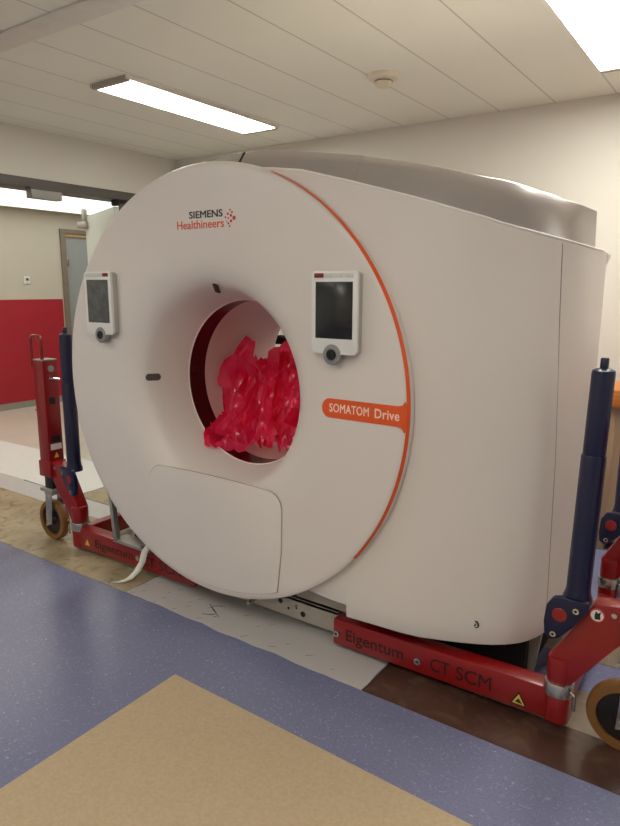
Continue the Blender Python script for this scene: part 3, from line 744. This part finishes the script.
def finish(t, sx, X0, Y0, W, post=True, crossbar=None, caster=True, sticker=False, lean=0.0, cu=.018):
    # swing arm between sleeve and post
    mb = MB()
    P = [(-.035, .2), (-.035, .258), (.085, .475), (.10, .488), (.2, .505), (.2, .385), (.16, .355), (.035, .165)]
    mb.prism([W(u, -.034, z) for u, z in P], W(0, .034, 0)-W(0, -.034, 0), .005); arm = part(mb, 'swing_arm', 'red', t, smooth=40)
    for u, z in ((.155, .468),):
        mb = MB(); mb.cyl(W(u, -.034, z), W(u, -.042, z), .009, seg=6); part(mb, 'bolt', 'steel', arm)
    if sticker:
        mb = MB(); mb.cyl(W(.104, -.0345, .452), W(.104, -.0355, .452), .023, seg=28); stk = part(mb, 'warning_sticker', 'white', arm, 'round white and red pictogram sticker')
        mb = MB(); mb.lathe(W(.104, -.0355, .452), (0, -1, 0), [(.023, 0), (.023, .0006), (.0195, .0006), (.0195, 0)], seg=28, closed=True); part(mb, 'sticker_ring', 'red_text', stk)
        mb = MB(); mb.prism([W(.098, -.0355, .438), W(.115, -.0355, .44), W(.113, -.0355, .456), W(.116, -.0355, .468), W(.106, -.0355, .46), W(.099, -.0355, .466), W(.096, -.0355, .45)], (0, -.0006, 0)); part(mb, 'pictogram', 'black', stk, smooth=0)
    # blue column and bracket plate
    mb = MB()
    pl = [(-.055, .395), (-.05, .455), (-.03, .487), (0, .495), (.08, .495), (.082, .47), (.04, .40), (.0, .35), (-.03, .335), (-.05, .35)]
    mb.prism([W(u, -.062, z) for u, z in pl], W(0, -.036, 0)-W(0, -.062, 0), .006); bp = part(mb, 'bracket_plate', 'blue', t, 'rounded blue plate with a red window', smooth=40)
    mb = MB(); c = W(-.005, -.0625, .432); mb.lathe(c, (0, -1, 0), [(0, 0), (.024, 0), (.022, .0015), (0, .0015)], seg=28); part(mb, 'window', 'red', bp, 'round red window')
    for u, z in ((.045, .462), (-.02, .362)):
        mb = MB(); mb.cyl(W(u, -.062, z), W(u, -.070, z), .010, seg=16); bo = part(mb, 'bolt', 'steel', bp)
        mb = MB(); mb.cyl(W(u, -.070, z), W(u, -.0706, z), .005, seg=6); part(mb, 'socket', 'dark', bo)
    U = cu
    def lean_it(mb):
        for v in mb.bm.verts: v.co.x += sx*lean*(v.co.z-.47)/.8
    mb = MB(); mb.lathe(W(U, -.005, 0), (0, 0, 1), [(0, .47), (.046, .47), (.046, .485), (.041, .50), (.038, .52), (.038, .965), (.036, .972), (0, .972)], seg=32); lean_it(mb); part(mb, 'lift_column', 'blue', t, 'thick navy lower tube')
    mb = MB(); mb.lathe(W(U, -.005, 0), (0, 0, 1), [(0, .97), (.0345, .97), (.0345, 1.232), (.033, 1.240), (.022, 1.246), (.0125, 1.248), (.0125, 1.276), (.011, 1.279), (0, 1.279)], seg=32); lean_it(mb); part(mb, 'upper_tube', 'blue', t, 'narrower navy upper tube with a pin on top')
    if crossbar:
        y0, y1 = crossbar
        mb = MB(); a = W(-.005, 0, .05); mb.box((a.x-.03, y0, .035), (a.x+.03, y1, .135), .005); part(mb, 'cross_bar', 'red', t, 'red bar running to the rear')
    PU = .235
    if post:
        c = W(PU, 0, 0)
        mb = MB(); mb.box((c.x-.048, c.y-.048, .44), (c.x+.048, c.y+.048, 1.085), .006); po = part(mb, 'jack_post', 'red', t, 'square red jack post')
        mb = MB(); mb.box((c.x-.055, c.y-.055, .405), (c.x+.055, c.y+.055, .50), .006); part(mb, 'post_collar', 'red', po)
        mb = MB(); mb.box((c.x-.046, c.y-.046, 1.085), (c.x+.046, c.y+.046, 1.092), .002); part(mb, 'post_cap', 'steel_dull', po)
        q = -1 if True else 1
        mb = MB(); hx = c.x-.018; pts = []
        y0, y1, z0, z1, r = c.y-.088, c.y+.022, 1.05, 1.222, .03
        pts = [(hx, y0, z0), (hx, y0, z1-r)]+[(hx, y0+r-r*math.cos(a), z1-r+r*math.sin(a)) for a in (PI/8, PI/4, 3*PI/8, PI/2)]+[(hx, y1-r+r*math.sin(a), z1-r+r*math.cos(a)) for a in (0, PI/8, PI/4, 3*PI/8, PI/2)]+[(hx, y1, z0+.03)]
        pts = [(-(p[1]-c.y)*-1*0+hx+(p[1]-c.y)*.9+.02, c.y-.03, p[2]) for p in pts]
        mb.tube(pts, .0105, 10); part(mb, 'handle', 'red', po, 'red tube loop handle')
        f = c.x+.048
        mb = MB(); mb.cyl((f, c.y+.0, 1.04), (f+.008, c.y, 1.04), .018, seg=20); kn = part(mb, 'knob', 'steel_dull', po)
        mb = MB(); mb.tube([(f+.002, c.y-.01, .985), (f+.03, c.y-.005, .985), (f+.034, c.y+.03, .978)], .008, 8); part(mb, 'crank', 'steel', po)
        mb = MB(); mb.box((f-.001, c.y-.02, .835), (f+.002, c.y+.016, .875)); part(mb, 'square_hole', 'black', po)
        mb = MB(); mb.box((f-.001, c.y-.028, .612), (f+.0015, c.y+.03, .650)); part(mb, 'rating_plate', 'black', po)
        mb = MB(); mb.box((f-.001, c.y-.034, .567), (f+.0015, c.y+.036, .602)); part(mb, 'sticker', 'white', po, 'small white sticker')
        mb = MB(); mb.prism([(f-.001, c.y-.016, .52), (f-.001, c.y+.016, .52), (f-.001, c.y+.0, .552)], (.002, 0, 0)); part(mb, 'warning_triangle', 'yellow', po)
        mb = MB(); mb.cyl((c.x-.048, c.y-.02, .80), (c.x-.075, c.y-.03, .795), .014, .01, seg=12); part(mb, 'release_pin', 'steel', po)
    if caster:
        c = W(PU, 0, 0)
        cs = MB(); cs.box((c.x-.036, c.y-.036, .33), (c.x+.036, c.y+.036, .41), .004); ca = part(cs, 'caster', 'black', t)
        mb = MB(); mb.box((c.x-.06, c.y-.055, .312), (c.x+.06, c.y+.055, .332), .003); mb.cyl((c.x, c.y, .295), (c.x, c.y, .313), .05); part(mb, 'swivel_plate', 'steel_dull', ca)
        oy = .0; wx, wy = c.x-.02, c.y+oy
        mb = MB()
        for s in (-1, 1):
            mb.prism([(c.x-.035, wy+s*.036, .30), (c.x+.03, wy+s*.036, .30), (wx+.03, wy+s*.036, .112), (wx-.026, wy+s*.036, .09)], (0, s*.005, 0), .0015)
        mb.box((c.x-.04, wy-.041, .292), (c.x+.035, wy+.041, .302)); part(mb, 'fork', 'steel', ca, 'bright steel fork')
        mb = MB(); mb.lathe((wx, wy, .1262), (0, 1, 0), [(.09, -.024), (.116, -.024), (.122, -.014), (.122, .014), (.116, .024), (.09, .024)], seg=48, closed=True); part(mb, 'tyre', 'tyre', ca, 'amber brown tyre')
        mb = MB(); mb.lathe((wx, wy, .1262), (0, 1, 0), [(0, -.022), (.03, -.022), (.034, -.012), (.09, -.012), (.0905, 0), (.09, .012), (.034, .012), (.03, .022), (0, .022)], seg=40); part(mb, 'hub', 'hubm', ca, 'dark wheel hub')
        mb = MB(); mb.cyl((wx, wy-.044, .1262), (wx, wy+.044, .1262), .012, seg=6); part(mb, 'axle', 'steel', ca)

# front left
t, W, bmL = lifter(-1, -3.10, 2.145, -2.16, 'red and blue scanner lifter with square post and handle at the left end', tilt=.011, dz=0)
finish(t, -1, -3.10, 2.145, W, crossbar=(2.19, 3.0))
def beam_text(parent, y, items, zfun):
    for txt, x0, x1, za, zb in items:
        part(text_mb(txt, x0, x1, za, zb, lambda u, w, dd: Vector((u, y-.0002-dd, w+zfun(u))), bold=.008), 'lettering', 'dark_text', parent, 'dark lettering', smooth=0)
beam_text(bmL, 2.11, [('Eigentum', -2.93, -2.61, .045, .105), ('CT', -2.53, -2.445, .052, .105), ('SCM', -2.41, -2.25, .052, .105)], lambda u: .011*(u+3.10))
for x in (-2.565, -2.20):
    mb = MB(); mb.cyl((x, 2.11, .09), (x, 2.100, .09), .014, seg=20); b_ = part(mb, 'bolt', 'steel', bmL)
mb = MB(); mb.prism([(-3.02, 2.1095, .055), (-2.98, 2.1095, .055), (-3.0, 2.1095, .092)], (0, -.0006, 0)); part(mb, 'warning_sticker', 'yellow', bmL, 'small yellow triangle sticker', smooth=0)
# front right
t, W, bmR = lifter(1, -.432, 2.135, -1.335, 'red and blue scanner lifter at right front with tall navy column and round sticker', tilt=.017, dz=.012)
finish(t, 1, -.432, 2.135, W, sticker=True, crossbar=(2.18, 3.0), lean=.018, cu=.034)
zf = lambda u: .017*(u+.432)+.012
beam_text(bmR, 2.10, [('Eigentum', -1.272, -1.008, .042, .108), ('CT', -.893, -.815, .055, .11), ('SCM', -.79, -.655, .055, .11)], zf)
for x in (-1.315, -.945):
    mb = MB(); mb.cyl((x, 2.10, .078+zf(x)), (x, 2.090, .078+zf(x)), .014, seg=20); b_ = part(mb, 'bolt', 'steel', bmR)
    mb = MB(); mb.cyl((x, 2.090, .078+zf(x)), (x, 2.0895, .078+zf(x)), .006, seg=6); part(mb, 'socket', 'dark', b_)
x = -.555; z = .062+zf(x)
mb = MB(); mb.prism([(x-.03, 2.0998, z-.024), (x+.03, 2.0998, z-.024), (x, 2.0998, z+.03)], (0, -.0006, 0)); st = part(mb, 'warning_sticker', 'black', bmR, 'yellow and black warning triangle', smooth=0)
mb = MB(); mb.prism([(x-.022, 2.0992, z-.019), (x+.022, 2.0992, z-.019), (x, 2.0992, z+.02)], (0, -.0006, 0)); part(mb, 'sticker_field', 'yellow', st, smooth=0)
mb = MB(); mb.prism([(x-.012, 2.0986, z-.012), (x+.014, 2.0986, z-.014), (x+.004, 2.0986, z-.002), (x, 2.0986, z+.004)], (0, -.0006, 0)); part(mb, 'pictogram', 'black', st, smooth=0)
# rear right
t, W, _ = lifter(1, -.447, 3.09, None, 'red and blue scanner lifter standing behind, partly hidden by the right column', dz=.02)
finish(t, 1, -.447, 3.09, W, cu=.03)

# white strap
pts = [(-2.46, 2.135, .180), (-2.462, 2.095, .184), (-2.468, 2.072, .160), (-2.485, 2.068, .10), (-2.505, 2.045, .05), (-2.525, 2.01, .018), (-2.55, 1.975, .007), (-2.575, 1.955, .006)]
mb = MB(); mb.grid([[Vector(p)+Vector((-.02, -.006, 0)), Vector(p)+Vector((.012, .008, .001))] for p in pts])
o = mb.build('strap', 'strap', recalc=False); sm = o.modifiers.new('thick', 'SOLIDIFY'); sm.thickness = .002
tag(o, 'white flat strap hanging over the left red beam onto the floor', 'strap')

# ---------------------------------------------------------------- things at the right edge
t = thing('desk', (.2, 4.05, 0), 'orange wooden desk against the back wall at the right edge', 'desk')
mb = MB(); mb.box((-.68, 3.85, .85), (1.2, 4.44, .95), .006); part(mb, 'desk_top', 'wood', t)
mb = MB(); mb.box((-.66, 3.88, .003), (-.61, 4.40, .85), .003); part(mb, 'side_panel', 'laminate', t)
mb = MB(); mb.box((1.1, 3.88, .003), (1.15, 4.40, .85), .003); part(mb, 'side_panel', 'laminate', t)
mb = MB(); mb.box((-.61, 3.885, .06), (1.1, 3.905, .85)); part(mb, 'front_panel', 'laminate', t)
t = thing('cardboard_box', (-.2, 3.42, 0), 'low cardboard box with grey sides on the floor at the right edge', 'box')
mb = MB(); mb.box((-.5, 3.3, .003), (-.05, 3.62, .125), .003); part(mb, 'carton', 'card_grey', t)
mb = MB(); mb.box((-.504, 3.296, .125), (-.046, 3.624, .137), .002); part(mb, 'lid', 'card', t)

# ---------------------------------------------------------------- look
w = bpy.data.worlds.new('world'); scn.world = w; w.use_nodes = True
w.node_tree.nodes['Background'].inputs[0].default_value = (1, .96, .9, 1); w.node_tree.nodes['Background'].inputs[1].default_value = 0.25
scn.view_settings.view_transform = 'Standard'; scn.view_settings.look = 'None'
scn.view_settings.exposure = 0.0; scn.view_settings.gamma = 1.0
scn.cycles.max_bounces = 10; scn.cycles.diffuse_bounces = 6; scn.cycles.transparent_max_bounces = 16
